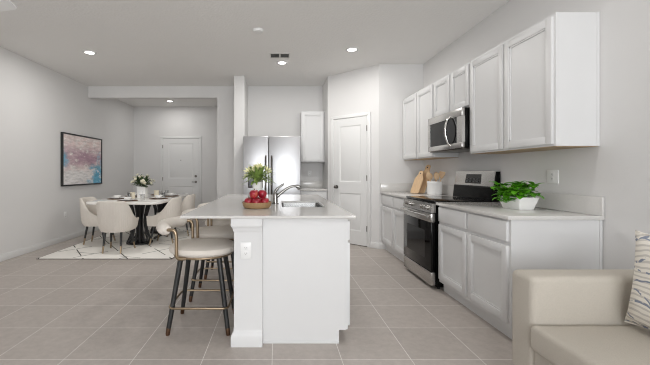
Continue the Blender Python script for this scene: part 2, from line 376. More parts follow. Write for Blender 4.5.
def panel_door(root, x0, x1, z1, panels, proud=.012, m='trim_paint', case=.062, slabname='door_slab'):
    """door in local frame: x along wall, front at y<0"""
    mb = MB(); top = z1
    c0 = .004
    mb.box(x0-case-c0, x0-c0, -.02, 0, 0, top+case, .004); mb.box(x1+c0, x1+case+c0, -.02, 0, 0, top+case, .004); mb.box(x0-case-c0, x1+case+c0, -.021, 0, top+c0, top+case, .004)
    mb.box(x0-case*.45-c0, x0-c0-.004, -.025, -.002, 0, top+case*.45, .003); mb.box(x1+c0+.004, x1+case*.45+c0, -.025, -.002, 0, top+case*.45, .003); mb.box(x0-case*.45, x1+case*.45, -.025, -.002, top+c0+.004, top+case*.45, .003)
    mb.build('casing', m, root)
    MB().box(x0-c0, x1+c0, -.003, 0, 0, top+c0).build('door_gap', 'door_gap', root)
    mb = MB(); st = panels[0][0]-x0
    t0, t1 = -.004-proud, -.003
    zs = sorted({0.012, top}); 
    xs0, xs1 = panels[0][0], panels[0][1]
    mb.box(x0, xs0, t0, t1, .012, top); mb.box(xs1, x1, t0, t1, .012, top)
    prev = .012
    for (a, b_, c, d) in sorted(panels, key=lambda p: p[2]):
        mb.box(xs0, xs1, t0, t1, prev, c); prev = d
    mb.box(xs0, xs1, t0, t1, prev, top)
    for (a, b_, c, d) in panels:
        q = .016
        # sloped moulding down to a field, then a slightly raised centre
        def rg(i, y): return [(a+i, y, c+i), (b_-i, y, c+i), (b_-i, y, d-i), (a+i, y, d-i)]
        mb.loft([rg(0, t0), rg(q, t0+.009), rg(q+.006, t0+.009), rg(q+.028, t0+.003)], cap0=False)
    mb.build(slabname, m, root)
def hinge(root, x, z, m='nickel'):
    mb = MB(); mb.cyl((x, -.024, z-.045), (x, -.024, z+.045), .007, n=8); mb.box(x-.012, x+.012, -.022, -.016, z-.045, z+.045); mb.build('hinge', m, root)
d1 = sempty('door_1', (P1[0], P1[1], 0), ang)
panel_door(d1, .142, .788, 2.15, [(.262, .682, .24, .87), (.262, .682, 1.06, 2.02)])
for z in (.3, 1.13, 1.95): hinge(d1, .795, z)
kb = MB(); kb.cyl((.205, -.016, .97), (.205, -.026, .97), .03, n=18); kb.cyl((.205, -.026, .97), (.205, -.05, .97), .012, n=12); kb.ball((.205, -.068, .97), .029, sc=(1, .8, 1)); kb.build('door_knob', 'nickel', d1)
d2 = sempty('door_2', (-3.02, 9.0, 0))
panel_door(d2, 0, .95, 2.11, [(.15, .80, .2, .86), (.15, .80, 1.06, 1.98)])
for z in (.25, 1.05, 1.9): hinge(d2, -.005, z)
kb = MB(); kb.cyl((.87, -.016, .97), (.87, -.03, .97), .03, n=16); kb.cyl((.87, -.05, .97), (.77, -.05, .97), .01, n=10); kb.cyl((.87, -.03, .97), (.87, -.055, .97), .01, n=10); kb.build('door_lever', 'nickel', d2)
kb = MB(); kb.cyl((.87, -.016, 1.12), (.87, -.04, 1.12), .031, n=16); kb.build('deadbolt', 'nickel', d2)
kb = MB(); kb.cyl((.475, -.014, 1.54), (.475, -.022, 1.54), .011, n=10); kb.build('peephole', 'nickel', d2)

# ------------------------------------------------------------------ island
isl = thing('island_cabinet', 'white kitchen island cabinet with square pilasters, under the long pale worktop', 'island', (.19, 3.5, 0))
mb = MB(); x0, x1, y0, y1 = -.11, .49, 2.45, 4.56
mb.loft([[(x, yy, z) for x, z in ((x0+.004, 0), (.441, 0), (.441, .095), (x1, .095), (x1, .9055), (x0+.004, .9055))] for yy in (y0, y0+.018)])
mb.loft([[(x, yy, z) for x, z in ((x0+.004, 0), (.441, 0), (.441, .095), (x1, .095), (x1, .9055), (x0+.004, .9055))] for yy in (y1-.018, y1)])
mb.box(x0+.004, x0+.018, y0+.018, y1-.018, 0, .9055); mb.box(.432, .441, y0+.018, y1-.018, 0, .095); mb.box(x0+.018, x1, y0+.018, y1-.018, .095, .112)
mb.box(x1-.018, x1, y0+.018, y1-.018, .112, .9055)
mb.box(x0+.004, .441, y0-.007, y0, 0, .016, .002)                      # shoe moulding
mb.box(.4365, .4415, y0-.004, y0, 0, .095); mb.box(x1-.004, x1, y0-.003, y0, .095, .9055)
mb.box(x1+.0005, x1+.016, y0+.004, y1-.004, .098, .9055)
mb.build('carcass', 'cabinet_paint', isl, world=True)
for yy in (2.41, 4.40):
    mb = MB(); cx, cy = -.21, yy+.10
    def sq(hw, z): return [(cx-hw, cy-hw, z), (-.1065, cy-hw, z), (-.1065, cy+hw, z), (cx-hw, cy+hw, z)]
    mb.loft([sq(.118, 0), sq(.118, .07), sq(.113, .085), sq(.104, .098), sq(.100, .104), sq(.098, .115), sq(.098, .80), sq(.100, .808), sq(.104, .815), sq(.106, .83), sq(.110, .838), sq(.116, .846), sq(.118, .855), sq(.118, .9055)])
    mb.build('pilaster', 'cabinet_paint', isl, world=True, angle=25)
ys = [2.47, 2.995, 3.52, 4.045, 4.54]
for i in range(4):
    a, b = ys[i]+.008, ys[i+1]-.008
    slab_front('+X', .507, a, b, .735, .875).build('drawer', 'cabinet_paint', isl, world=True)
    shaker('+X', .507, a, b, .115, .715).build('door', 'cabinet_paint', isl, world=True)
HX0, HX1, HY0, HY1 = .04, .42, 2.97, 3.59
mb = MB(); zt0, zt1 = .906, .925
A, B, C, D = -.678, .5455, 2.37, 4.62
def frame(z, o, i):  # outer ring inset o, inner ring outset i
    return ([(A+o, C+o, z), (B-o, C+o, z), (B-o, D-o, z), (A+o, D-o, z)], [(HX0-i, HY0-i, z), (HX1+i, HY0-i, z), (HX1+i, HY1+i, z), (HX0-i, HY1+i, z)])
seq = [frame(zt0, .003, 0)[0], frame(zt0+.003, 0, 0)[0], frame(zt1-.003, 0, 0)[0], frame(zt1, .003, 0)[0], frame(zt1, 0, .002)[1], frame(zt1-.002, 0, 0)[1], frame(zt0, 0, 0)[1]]
mb.loft(seq, loop=True)
solo(mb, 'island_worktop', 'quartz', 'long pale polished stone worktop on the island, with the sink cut out of it', 'countertop', (0, 0, 0))
# undermount sink
sk = thing('kitchen_sink', 'stainless steel sink set into the island worktop', 'sink', (.23, 3.28, .711))
mb = MB()
def rr(wx, wy, z, r=.03): return [(x, y, z) for x, y in rrect(0, 0, wx, wy, r, 4)]
mb.loft([rr(.43, .67, .1945), rr(.384, .624, .1945), rr(.384, .624, .17), rr(.376, .616, .02, .04), rr(.35, .59, .008, .05), rr(.34, .58, 0, .05), rr(.40, .64, 0, .05), rr(.41, .65, .16), rr(.43, .67, .19)], loop=True)
mb.loft([rr(.345, .585, .0075, .05), rr(.345, .585, .002, .05)])
mb.build('basin', 'sink_steel', sk)
MB().lathe([(.02, .009), (.045, .012), (.048, .0085), (.02, .008)], n=20).build('drain', 'dark_steel', sk)
# faucet
fa = thing('kitchen_faucet', 'curved chrome faucet with a lever rising from the worktop beside the sink', 'faucet', (-.022, 3.28, .925))
mb = MB(); mb.lathe([(.034, 0), (.034, .006), (.026, .012), (.024, .05), (.024, .095), (.02, .105), (.012, .108)], n=20); mb.build('body', 'faucet_steel', fa)
def bez(p0, p1, p2, p3, n=14):
    p0, p1, p2, p3 = map(Vector, (p0, p1, p2, p3)); return [p0*(1-t)**3+p1*3*t*(1-t)**2+p2*3*t*t*(1-t)+p3*t**3 for t in [i/n for i in range(n+1)]]
path = bez((.0, 0, .055), (.07, 0, .11), (.13, 0, .185), (.22, 0, .168))
MB().tube(path, [.015-.003*i/14 for i in range(15)], 14).build('spout', 'faucet_steel', fa)
mb = MB(); mb.tube([(.20, 0, .170), (.226, 0, .163), (.24, 0, .152)], [.017, .021, .018], 14); mb.tube([(.226, 0, .158), (.228, 0, .135)], [.016, .013], 12); mb.build('spray_head', 'faucet_steel', fa)
MB().tube(bez((-.004, 0, .10), (.0, 0, .13), (.04, 0, .165), (.085, 0, .19)), [.013]*8+[.010]*7, 12).build('lever', 'faucet_steel', fa)

# ------------------------------------------------------------------ right run: base cabinets, worktops
def base_unit(label, y0, y1, split, end_near):
    t = thing('base_cabinet', label, 'cabinet', (2.0, (y0+y1)/2, 0), group='base cabinets along the right wall')
    mb = MB()
    prof = [(1.72, 0), (2.33, 0), (2.33, .885), (1.676, .885), (1.676, .098), (1.72, .098)]
    mb.loft([[(x, y0, z) for x, z in prof], [(x, y1, z) for x, z in prof]])
    if end_near:
        mb.box(1.676, 1.684, y0-.004, y0, .098, .885); mb.box(2.312, 2.33, y0-.006, y0, 0, .885)
    mb.build('carcass', 'cabinet_paint', t, world=True, smooth=False)
    for a, b in ((y0+.018, split-.014), (split+.014, y1-.018)):
        slab_front('-X', 1.676, a, b, .725, .872).build('drawer', 'cabinet_paint', t, world=True)
        shaker('-X', 1.676, a, b, .135, .695).build('door', 'cabinet_paint', t, world=True)
    return t
base_unit('wide base cabinet under the green plant, with its white end panel beside the sofa', 2.45, 3.53, 2.99, True)
base_unit('base cabinet in the corner beyond the range, under the cutting boards', 4.38, 5.45, 4.90, False)
def top(label, y0, y1, corner):
    mb = MB(); mb.box(1.645, 2.332, y0, y1, .887, .916, .003)
    mb.box(2.312, 2.332, y0, y1, .9165, 1.052, .002)
    if corner: mb.box(1.645, 2.311, y1-.02, y1, .9165, 1.052, .002)
    t = solo(mb, 'worktop', 'quartz', label, 'countertop', (0, 0, 0)); return t
top('pale stone worktop with upstand between the range and the sofa', 2.43, 3.548, False)
top('short pale stone worktop with upstand in the corner beyond the range', 4.362, 5.455, True)
# upper cabinets
def upper_unit(label, y0, y1, z0, splits, near=False):
    t = thing('wall_cabinet', label, 'cabinet', (2.17, (y0+y1)/2, z0), group='wall cabinets along the right wall')
    mb = MB(); mb.box(2.018, 2.333, y0, y1, z0, 2.39)
    if near: mb.box(2.018, 2.034, y0-.004, y0, z0, 2.39); mb.box(2.316, 2.333, y0-.006, y0, z0, 2.39)
    mb.build('carcass', 'cabinet_paint', t, world=True, smooth=False)
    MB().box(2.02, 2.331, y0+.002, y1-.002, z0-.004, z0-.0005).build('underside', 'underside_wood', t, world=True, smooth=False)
    e = [y0]+splits+[y1]
    for a, b in zip(e, e[1:]):
        shaker('-X', 2.018, a+.013, b-.013, z0+.015, 2.365).build('door', 'cabinet_paint', t, world=True)
    return t
upper_unit('large double-door wall cabinet nearest the sofa, above the green plant', 2.475, 3.558, 1.42, [3.02], True)
upper_unit('short double-door wall cabinet right above the microwave', 3.566, 4.382, 1.915, [3.96])
upper_unit('double-door wall cabinet in the far corner above the cutting boards', 4.39, 5.45, 1.42, [4.905])
# microwave
mw = thing('microwave_oven', 'stainless over-the-range microwave with curved handle below the short wall cabinet', 'microwave', (2.13, 3.97, 1.475))
a, b, z0, z1 = 3.572, 4.376, 1.475, 1.908
MB().box(1.965, 2.333, a, b, z0+.012, z1, .003).build('case', 'black_enamel', mw, world=True)
mb = MB(); mb.box(1.93, 1.964, a, b, z1-.085, z1, .005); mb.box(1.93, 1.964, a, b, z0+.012, z0+.07, .005); mb.box(1.93, 1.964, b-.055, b, z0+.07, z1-.085); mb.box(1.93, 1.964, a, a+.10, z0+.07, z1-.085); mb.build('door_frame', 'stainless', mw, world=True)
MB().box(1.938, 1.962, a+.101, b-.056, z0+.071, z1-.086).build('door_window', 'black_glass', mw, world=True)
mb = MB(); hy = a+.24
mb.tube([(1.93, hy, z1-.055)]+[(1.93-.055*math.sin(PI*t)**.7, hy, z1-.055-.33*t) for t in [i/14 for i in range(1, 14)]]+[(1.93, hy, z1-.385)], .013, 10)
mb.build('handle', 'chrome', mw, world=True)
MB().box(1.95, 2.30, a+.02, b-.02, z0, z0+.012, .003).build('vent_grille', 'dark_steel', mw, world=True)
# range
rg = thing('range_stove', 'freestanding stainless and black glass electric range between the base cabinets', 'stove', (1.96, 3.955, 0))
a, b = 3.562, 4.348
MB().box(1.655, 2.31, a, b, .03, .904).build('body', 'black_enamel', rg, world=True)
MB().box(1.64, 2.24, a, b, .905, .926, .004).build('cooktop', 'black_glass', rg, world=True)
mb = MB(); mb.loft([[(1.600, y, .80), (1.654, y, .80), (1.654, y, .898), (1.618, y, .898)] for y in (a, b)]); mb.build('control_panel', 'stainless', rg, world=True)
for y in (4.22, 4.09, 3.78, 3.66):
    k = MB(); n = Vector((-.98, 0, .18)).normalized(); p = Vector((1.609, y, .85)); k.tube([p, p+n*.008, p+n*.010, p+n*.034, p+n*.037], [.027, .027, .021, .019, .015], 16); k.build('knob', 'chrome', rg, world=True)
mb = MB(); mb.box(1.603, 1.654, a+.004, b-.004, .70, .795, .006); od = mb.build('oven_door', 'stainless', rg, world=True)
mb = MB(); mb.box(1.606, 1.654, a+.004, b-.004, .185, .699, .003); g = mb.build('oven_glass', 'black_glass', rg, world=True)
mb = MB(); mb.box(1.6035, 1.605, a+.15, b-.13, .30, .60); mb.build('oven_window', 'black_glass', rg, world=True)
mb = MB(); mb.tube([(1.572, a+.02, .765), (1.560, a+.10, .765), (1.556, (a+b)/2, .765), (1.560, b-.10, .765), (1.572, b-.02, .765)], .0135, 12)
for y in (a+.05, b-.05): mb.cyl((1.566, y, .765), (1.606, y, .765), .011, n=10)
mb.build('handle', 'stainless', rg, world=True)
mb = MB(); mb.box(1.606, 1.654, a+.004, b-.004, .035, .178, .006); mb.build('drawer', 'stainless', rg, world=True)
for x in (1.70, 2.25):
    for y in (a+.04, b-.04): MB().cyl((x, y, 0), (x, y, .031), .018, n=10).build('foot', 'black_plastic', rg, world=True)
mb = MB(); mb.loft([[(2.235, y, .927), (2.33, y, .927), (2.33, y, 1.235), (2.285, y, 1.235), (2.262, y, 1.09), (2.25, y, 1.06)] for y in (a, b)]); mb.build('backguard', 'black_enamel', rg, world=True, smooth=False)
mb = MB(); mb.loft([[(2.2545, y, 1.075), (2.262, y, 1.062), (2.286, y, 1.226), (2.284, y, 1.236), (2.279, y, 1.24)] for y in (a+.004, b-.004)]); pn = mb.build('console_panel', 'stainless', rg, world=True)
mb = MB(); mb.loft([[(2.252, y, 1.10), (2.262, y, 1.10), (2.277, y, 1.205), (2.272, y, 1.205)] for y in (3.80, 4.10)]); mb.build('display', 'black_glass', rg, world=True)
for i in range(4):
    y = 3.83+i*.07
    for x0_, z0_, x1_, z1_ in ((2.2515, 1.115, 2.2525, 1.13), (2.2575, 1.145, 2.2583, 1.155)):
        MB().loft([[(x0_, yy, z0_), (x1_, yy, z1_)] for yy in (y, y+.035)], closed=False, cap0=False, cap1=False).build('button', 'display_marks', rg, world=True)
MB().loft([[(2.266, yy, 1.168), (2.2705, yy, 1.19)] for yy in (3.91, 3.99)], closed=False, cap0=False, cap1=False).build('clock_screen', 'display_marks', rg, world=True)
for (x, y, r) in ((1.80, 3.75, .10), (1.80, 4.15, .085), (2.07, 3.75, .08), (2.07, 4.15, .10)):
    MB().loft([[(x+q*math.cos(t), y+q*math.sin(t), .9263) for t in [2*PI*i/40 for i in range(40)]] for q in (r, r-.004)], cap0=False, cap1=False).build('burner_ring', 'dark_steel', rg, world=True)

# ------------------------------------------------------------------ fridge and the cabinets beside it
fr = thing('refrigerator', 'stainless side-by-side refrigerator between the partition wall and narrow cabinets', 'refrigerator', (-.1, 6.2, 0))
MB().box(-.583, .392, 5.875, 6.70, .03, 1.815, .004).build('body', 'dark_steel', fr, world=True)
dl = MB().box(-.585, -.155, 5.80, 5.874, .10, 1.837, .008, 3).build('freezer_door', 'fridge_steel', fr, world=True)
dr = MB().box(-.148, .394, 5.80, 5.874, .10, 1.837, .008, 3).build('fridge_door', 'fridge_steel', fr, world=True)
for x, p in ((-.20, dl), (-.10, dr)):
    mb = MB(); mb.tube([(x, 5.80, 1.50), (x, 5.765, 1.485), (x, 5.755, 1.42), (x, 5.755, .72), (x, 5.765, .655), (x, 5.80, .64)], .015, 10); mb.build('handle', 'dark_steel', p)
for o in list(dl.children)+list(dr.children): o.location = -fr.location
mb = MB(); mb.box(-.50, -.245, 5.794, 5.801, .96, 1.32, .004); mb.build('dispenser', 'dark_steel', fr, world=True)
mb = MB(); mb.box(-.485, -.26, 5.792, 5.795, .98, 1.13); mb.build('dispenser_recess', 'black_glass', fr, world=True)
MB().box(-.57, .38, 5.83, 5.874, .02, .095).build('kick_grille', 'black_plastic', fr, world=True)
for x in (-.5, .3):
    for y in (5.92, 6.6): MB().cyl((x, y, 0), (x, y, .031), .025, n=10).build('foot', 'black_plastic', fr, world=True)
t = thing('base_cabinet', 'narrow white base cabinet right of the refrigerator', 'cabinet', (.65, 6.5, 0))
MB().loft([[(x, y, z) for y, z in ((6.28, 0), (6.825, 0), (6.825, .885), (6.22, .885), (6.22, .098), (6.28, .098))] for x in (.405, .902)]).build('carcass', 'cabinet_paint', t, world=True, smooth=False)
slab_front('-Y', 6.22, .42, .89, .725, .872).build('drawer', 'cabinet_paint', t, world=True)
shaker('-Y', 6.22, .42, .89, .135, .695).build('door', 'cabinet_paint', t, world=True)
mb = MB(); mb.box(.40, .905, 6.185, 6.828, .887, .916, .003); mb.box(.40, .905, 6.808, 6.828, .9165, 1.05, .002)
solo(mb, 'worktop', 'quartz', 'short pale worktop with upstand right of the refrigerator', 'countertop', (0, 0, 0))
t = thing('wall_cabinet', 'narrow single-door wall cabinet right of the refrigerator', 'cabinet', (.67, 6.66, 1.42))
MB().box(.455, .90, 6.52, 6.828, 1.42, 2.39).build('carcass', 'cabinet_paint', t, world=True, smooth=False)
shaker('-Y', 6.52, .472, .878, 1.44, 2.365).build('door', 'cabinet_paint', t, world=True)

# ------------------------------------------------------------------ ceiling fittings
def downlight(x, y, label, power=15):
    t = thing('ceiling_light', label, 'ceiling light', (x, y, H), group='recessed ceiling lights')
    MB().lathe([(.095, 0), (.095, -.004), (.082, -.010), (.061, -.006), (.061, 0)], n=32).build('trim_ring', 'trim_paint', t)
    MB().lathe([(.060, -.001), (.060, -.006), (.04, -.0075), (.005, -.008)], n=32).build('lens', 'lamp_glow', t)
    l = bpy.data.lights.new('downlight_lamp', 'AREA'); l.shape = 'DISK'; l.size = .13; l.energy = power; l.color = (1, .98, .95)
    o = bpy.data.objects.new('downlight_lamp', l); COL.objects.link(o); o.parent = t; o.location = (0, 0, -.012)
    return t
downlight(-2.71, 4.92, 'recessed ceiling light nearest the left wall, over the dining end')
downlight(1.05, 4.80, 'recessed ceiling light nearest the pantry door and wall cabinets')
downlight(.07, 5.38, 'recessed ceiling light just beyond the ceiling vent')
downlight(-2.62, 8.3, 'recessed ceiling light beyond the header beam, in front of the entry door', 7)
downlight(1.05, 2.2, 'added unseen recessed light over the aisle between the island and the range, above the frame', 7)  # unseen lamp, added to brighten the right floor, wall and base doors
v = thing('ceiling_vent', 'small two-bay louvred air vent in the ceiling', 'vent', (.035, 5.04, H))
mb = MB(); hx, hy, q = .15, .105, .018
for bx in ((-hx, hx, -hy, -hy+q), (-hx, hx, hy-q, hy), (-hx, -hx+q, -hy+q, hy-q), (hx-q, hx, -hy+q, hy-q), (-.012, .012, -hy+q, hy-q)): mb.box(bx[0], bx[1], bx[2], bx[3], -.008, 0)
mb.build('frame', 'vent_metal', v)
MB().box(-hx+q, hx-q, -hy+q, hy-q, -.0012, 0).build('duct', 'dark_slot', v)
for i in range(6):
    y = -hy+q+.002+i*.029
    mb = MB(); mb.loft([[(x, y, -.0095), (x, y+.0015, -.0098), (x, y+.0125, -.0035), (x, y+.011, -.0032)] for x in (-hx+q, hx-q)]); mb.build('slat', 'vent_metal', v)
solo(MB().lathe([(.065, 0), (.065, -.012), (.058, -.028), (.03, -.034), (.004, -.035)], n=28), 'smoke_detector', 'white_plastic', 'round white smoke detector on the ceiling', 'smoke detector', (-.235, 4.14, H))
fan = thing('ceiling_fan', 'white ceiling fan with one blade tip in the top left corner', 'ceiling fan', (-2.93, 2.985, H))
mb = MB(); mb.lathe([(.07, 0), (.07, -.03), (.02, -.05), (.015, -.2), (.015, -.22), (.10, -.235), (.115, -.28), (.115, -.33), (.08, -.37), (.02, -.38)], n=28); mb.build('motor', 'white_plastic', fan)
for k in range(3):
    a0 = math.radians(-10+120*k); mb = MB()
    ring = [(.12, -.05), (.24, -.07), (.66, -.066), (.71, -.05), (.72, -.03), (.72, .03), (.71, .05), (.66, .066), (.24, .07), (.12, .05)]
    mb.loft([[(x, y, -.315-y*.24) for x, y in ring], [(x, y, -.307-y*.24) for x, y in ring]]); mb.xf(Matrix.Rotation(a0, 4, 'Z')); mb.build('blade', 'white_plastic', fan)

# outlets ---------------------------------------------------------
def outlet(label, loc, rotz, group='wall outlets', wdt=.075):
    t = thing('power_outlet', label, 'outlet', loc, rotz, group)
    MB().box(-wdt/2, wdt/2, -.006, 0, -.0575, .0575, .002).build('cover_plate', 'white_plastic', t)
    for dz in (-.02, .02):
        s = MB(); s.box(-.0165, .0165, -.0075, -.0055, dz-.014, dz+.014, .001); r = s.build('socket', 'white_plastic', t)
        q = MB(); q.box(-.008, -.0055, -.0079, -.0072, dz-.003, dz+.007); q.box(.0055, .008, -.0079, -.0072, dz-.003, dz+.007); q.cyl((0, -.0078, dz-.008), (0, -.0072, dz-.008), .0025, n=8); q.build('slot', 'dark_slot', r)
    return t
outlet('white outlet plate on the front of the island pilaster', (-.223, 2.412, .675), 0)
outlet('white outlet plate on the right wall behind the green plant', (XR, 2.89, 1.19), PI/2*-1, wdt=.12)
outlet('white outlet plate low on the left wall under the painting', (XL, 6.10, .46), PI/2)
outlet('white outlet plate above the worktop right of the refrigerator', (.645, 6.83, 1.20), 0)

# ------------------------------------------------------------------ bar stools
SX = -.60
def make_stool(label, y):
    t = thing('bar_stool', label, 'bar stool', (SX, y, 0), 0, 'bar stools along the island')
    MB().lathe([(.02, .582), (.20, .582), (.238, .588), (.260, .606), (.264, .625), (.256, .643), (.232, .655), (.13, .660), (.01, .661)], n=44).xf(Matrix.Diagonal((1.03, .95, 1, 1))).build('seat', 'stool_fabric', t)
    MB().tube([(.228*math.cos(q), .222*math.sin(q), .580) for q in [2*PI*i/48 for i in range(48)]], .0095, 10, loop=True).build('seat_ring', 'brass', t)
    # padded back roll: arc around -X
    R = .305; am = math.radians(48); n = 22; pts = []; rad = []
    for i in range(n+1):
        q = -am+2*am*i/n; pts.append((-R*math.cos(q)-.01, -R*1.08*math.sin(q), .800)); e = min(i, n-i); rad.append(.046 if e > 1 else (.027 if e == 0 else .041))
    # rounded ends
    ro = MB(); ro.tube(pts, rad, 16); ro.build('back_roll', 'stool_fabric', t)
    for s in (-1, 1):
        p = MB(); e = pts[0] if s > 0 else pts[-1]
        ex, ey = e[0], e[1]; yy = ey*.93
        path = [(ex-.01, ey*.97, .800), (ex+.03, ey*1.0, .800)]+[tuple(x) for x in bez((ex+.03, ey*1.0, .800), (ex+.062, ey*1.0, .800), (ex+.065, ey*1.0, .77), (ex+.065, ey*1.0, .71), 8)[1:]]+[(ex+.065, ey*1.0, .66)]+[tuple(x) for x in bez((ex+.065, ey*1.0, .63), (ex+.065, ey*1.0, .585), (ex+.075, ey*.98, .580), (ex+.125, ey*.88, .580), 6)]
        p.tube(path, .0125, 10); p.build('back_tube', 'brass', t)
    for sx in (-1, 1):
        for sy in (-1, 1):
            a_ = Vector((.145*sx, .13*sy, .586)); b_ = Vector((.228*sx, .197*sy, .012))
            m_ = a_.lerp(b_, .93)
            l = MB(); l.tube([a_, m_], [.021, .0175], 14); lg = l.build('leg', 'black_wood', t)
            l = MB(); l.tube([m_, b_, b_+Vector((0, 0, -.012))], [.018, .0165, .015], 14); l.build('leg_tip', 'bronze_tip', lg)
    fr_ = [(x, y_, .20) for x, y_ in rrect(0, 0, .452, .40, .05, 5)]
    MB().tube(fr_, .0085, 10, loop=True).build('footrest', 'brass', t)
    return t
s0 = make_stool('nearest of the three cream bar stools, its whole frame in view at the island end', 2.77)
dup(s0, (SX, 3.44, 0), label='middle one of the three cream bar stools at the island')
dup(s0, (SX, 4.11, 0), label='farthest of the three cream bar stools, nearest the refrigerator end')

# ------------------------------------------------------------------ dining area
solo(MB().box(-.95, .95, -1.35, 1.35, 0, .011, .004), 'area_rug', 'rug_pile', 'off-white rug with thin black crossing lines under the dining table', 'rug', (-2.44, 6.155, 0))
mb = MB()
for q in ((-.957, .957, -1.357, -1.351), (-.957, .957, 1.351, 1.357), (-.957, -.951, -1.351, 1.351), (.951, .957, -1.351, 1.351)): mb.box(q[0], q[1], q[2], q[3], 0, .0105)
mb.build('side_shade', 'rug_side_shade', bpy.data.objects['area_rug'])  # dark strip standing in for the shading on the rug's sides
RZ = .0115; CZ = .0150
TX, TY = -2.48, 6.42
tb = thing('dining_table', 'rectangular white marble dining table on black slatted pedestals', 'table', (TX, TY, RZ))
MB().loft([[(x, y, z) for x, y, z in r] for r in slab(rrect(0, 0, 1.20, 2.10, .16, 8), .712-RZ, .755-RZ, .008)]).build('tabletop', 'marble', tb)
for cy in (-.53, .53):
    mb = MB()
    for k in range(16):
        q = 2*PI*k/16; r0, r1 = .13, .20
        x, y = math.cos(q), math.sin(q)
        mb.tube([(x*.19, y*.19, .03), (x*.135, y*.135, .17), (x*.105, y*.105, .34), (x*.115, y*.115, .46), (x*.155, y*.155, .60), (x*.20, y*.20, .695)], .0135, 6)
    mb.cyl((0, 0, .03), (0, 0, .69), .05, n=16)
    mb.xf(Matrix.Translation((.1, cy, 0))); mb.build('pedestal', 'black_metal', tb)
    mb = MB(); mb.lathe([(.215, 0), (.215, .022), (.20, .03), (.02, .03)], c=(.1, cy, 0), n=36); mb.build('pedestal_base', 'black_metal', tb)
    mb = MB(); mb.lathe([(.22, .685), (.22, .6995), (.02, .6995)], c=(.1, cy, 0), n=36); mb.build('top_plate', 'black_metal', tb)
mb = MB()
for x in (-.10, .30): mb.box(x-.02, x+.02, -.38, .38, .032, .06)
mb.build('stretcher', 'black_metal', tb)

def make_chair(label, loc, rz):
    t = thing('dining_chair', label, 'dining chair', loc, rz, 'cream shell chairs around the dining table')
    def hgt(q):
        a_ = abs(q); f = min(1, max(0, (a_-42)/68)); f = f*f*(3-2*f); return .782-.29*f
    def outl(q, r):
        rad = math.radians(q)
        c, s = math.cos(rad), math.sin(rad)
        if abs(q) > 90:
            ext = (abs(q)-90)/30*.22; return (math.copysign(r, q)*(1-.06*((abs(q)-90)/30)**2), ext)
        e = .82
        return (math.copysign(abs(s)**e, s)*r, -abs(c)**e*r)
    secs = []; n = 128
    for i in range(n+1):
        q = -120+240*i/n; h = hgt(q)
        rib = .0035*abs(math.sin(i*PI/4)) if 1 < i < n-1 else 0
        lv = []
        for z, k in ((.315, .80), (.36, .90), (.44, .965), (.55, .99)):
            if z < h-.05: lv.append((z, k))
        while len(lv) < 4: lv.append((lv[-1][0]+.004, lv[-1][1]))
        sec = []
        for z, k in lv: x, y = outl(q, .262*k+rib); sec.append((x, y, z))
        # flare towards the top
        for z, k in ((h-.02, 1.0), (h-.005, .985), (h, .95), (h-.006, .90), (h-.025, .885)):
            x, y = outl(q, .262*k*(1+.04*(h-.5)/.3)+(rib if k == 1.0 else 0)); sec.append((x, y, z))
        for z in (.44, .40): x, y = outl(q, .222); sec.append((x, y, z))
        secs.append(sec)
    mb = MB(); mb.loft(secs, closed=True); mb.build('shell', 'cream_fabric', t, angle=60)
    def so(k, z): return [(x*k, y*k+.0, z) for x, y in [outl(q, .245) for q in range(-120, 121, 8)]]
    mb = MB(); mb.loft([so(.80, .312), so(.88, .335), so(.88, .345)]); mb.build('seat_pan', 'cream_fabric', t)
    mb = MB(); mb.loft([[(x, y+.012, z) for x, y, z in so(k, z)] for k, z in ((.86, .346), (.90, .36), (.905, .43), (.88, .455), (.80, .465))]); mb.build('seat_cushion', 'cream_fabric', t)
    for sx, sy in ((-1, -1), (1, -1), (-1, 1), (1, 1)):
        a_ = Vector((sx*(.12 if sy < 0 else .15), -.13 if sy < 0 else .12, .318)); b_ = Vector((sx*(.135 if sy < 0 else .195), -.185 if sy < 0 else .19, 0)); m_ = a_.lerp(b_, .66)
        lg = MB().tube([a_, m_], [.019, .0145], 12).build('leg', 'black_wood', t)
        MB().tube([m_, b_], [.0146, .011], 12).build('leg_tip', 'brass', lg)
    return t
c0 = make_chair('cream dining chair seen from behind at the near end of the table', (-2.475, 5.27, CZ), 0)
dup(c0, (-3.06, 5.84, CZ), -PI/2+.04, 'cream dining chair on the wall side of the table, under the painting')
dup(c0, (-1.935, 5.85, CZ), PI/2, 'nearer of the two cream dining chairs on the island side of the table')
dup(c0, (-1.88, 6.62, CZ), PI/2, 'farther of the two cream dining chairs on the island side, toward the entry door')
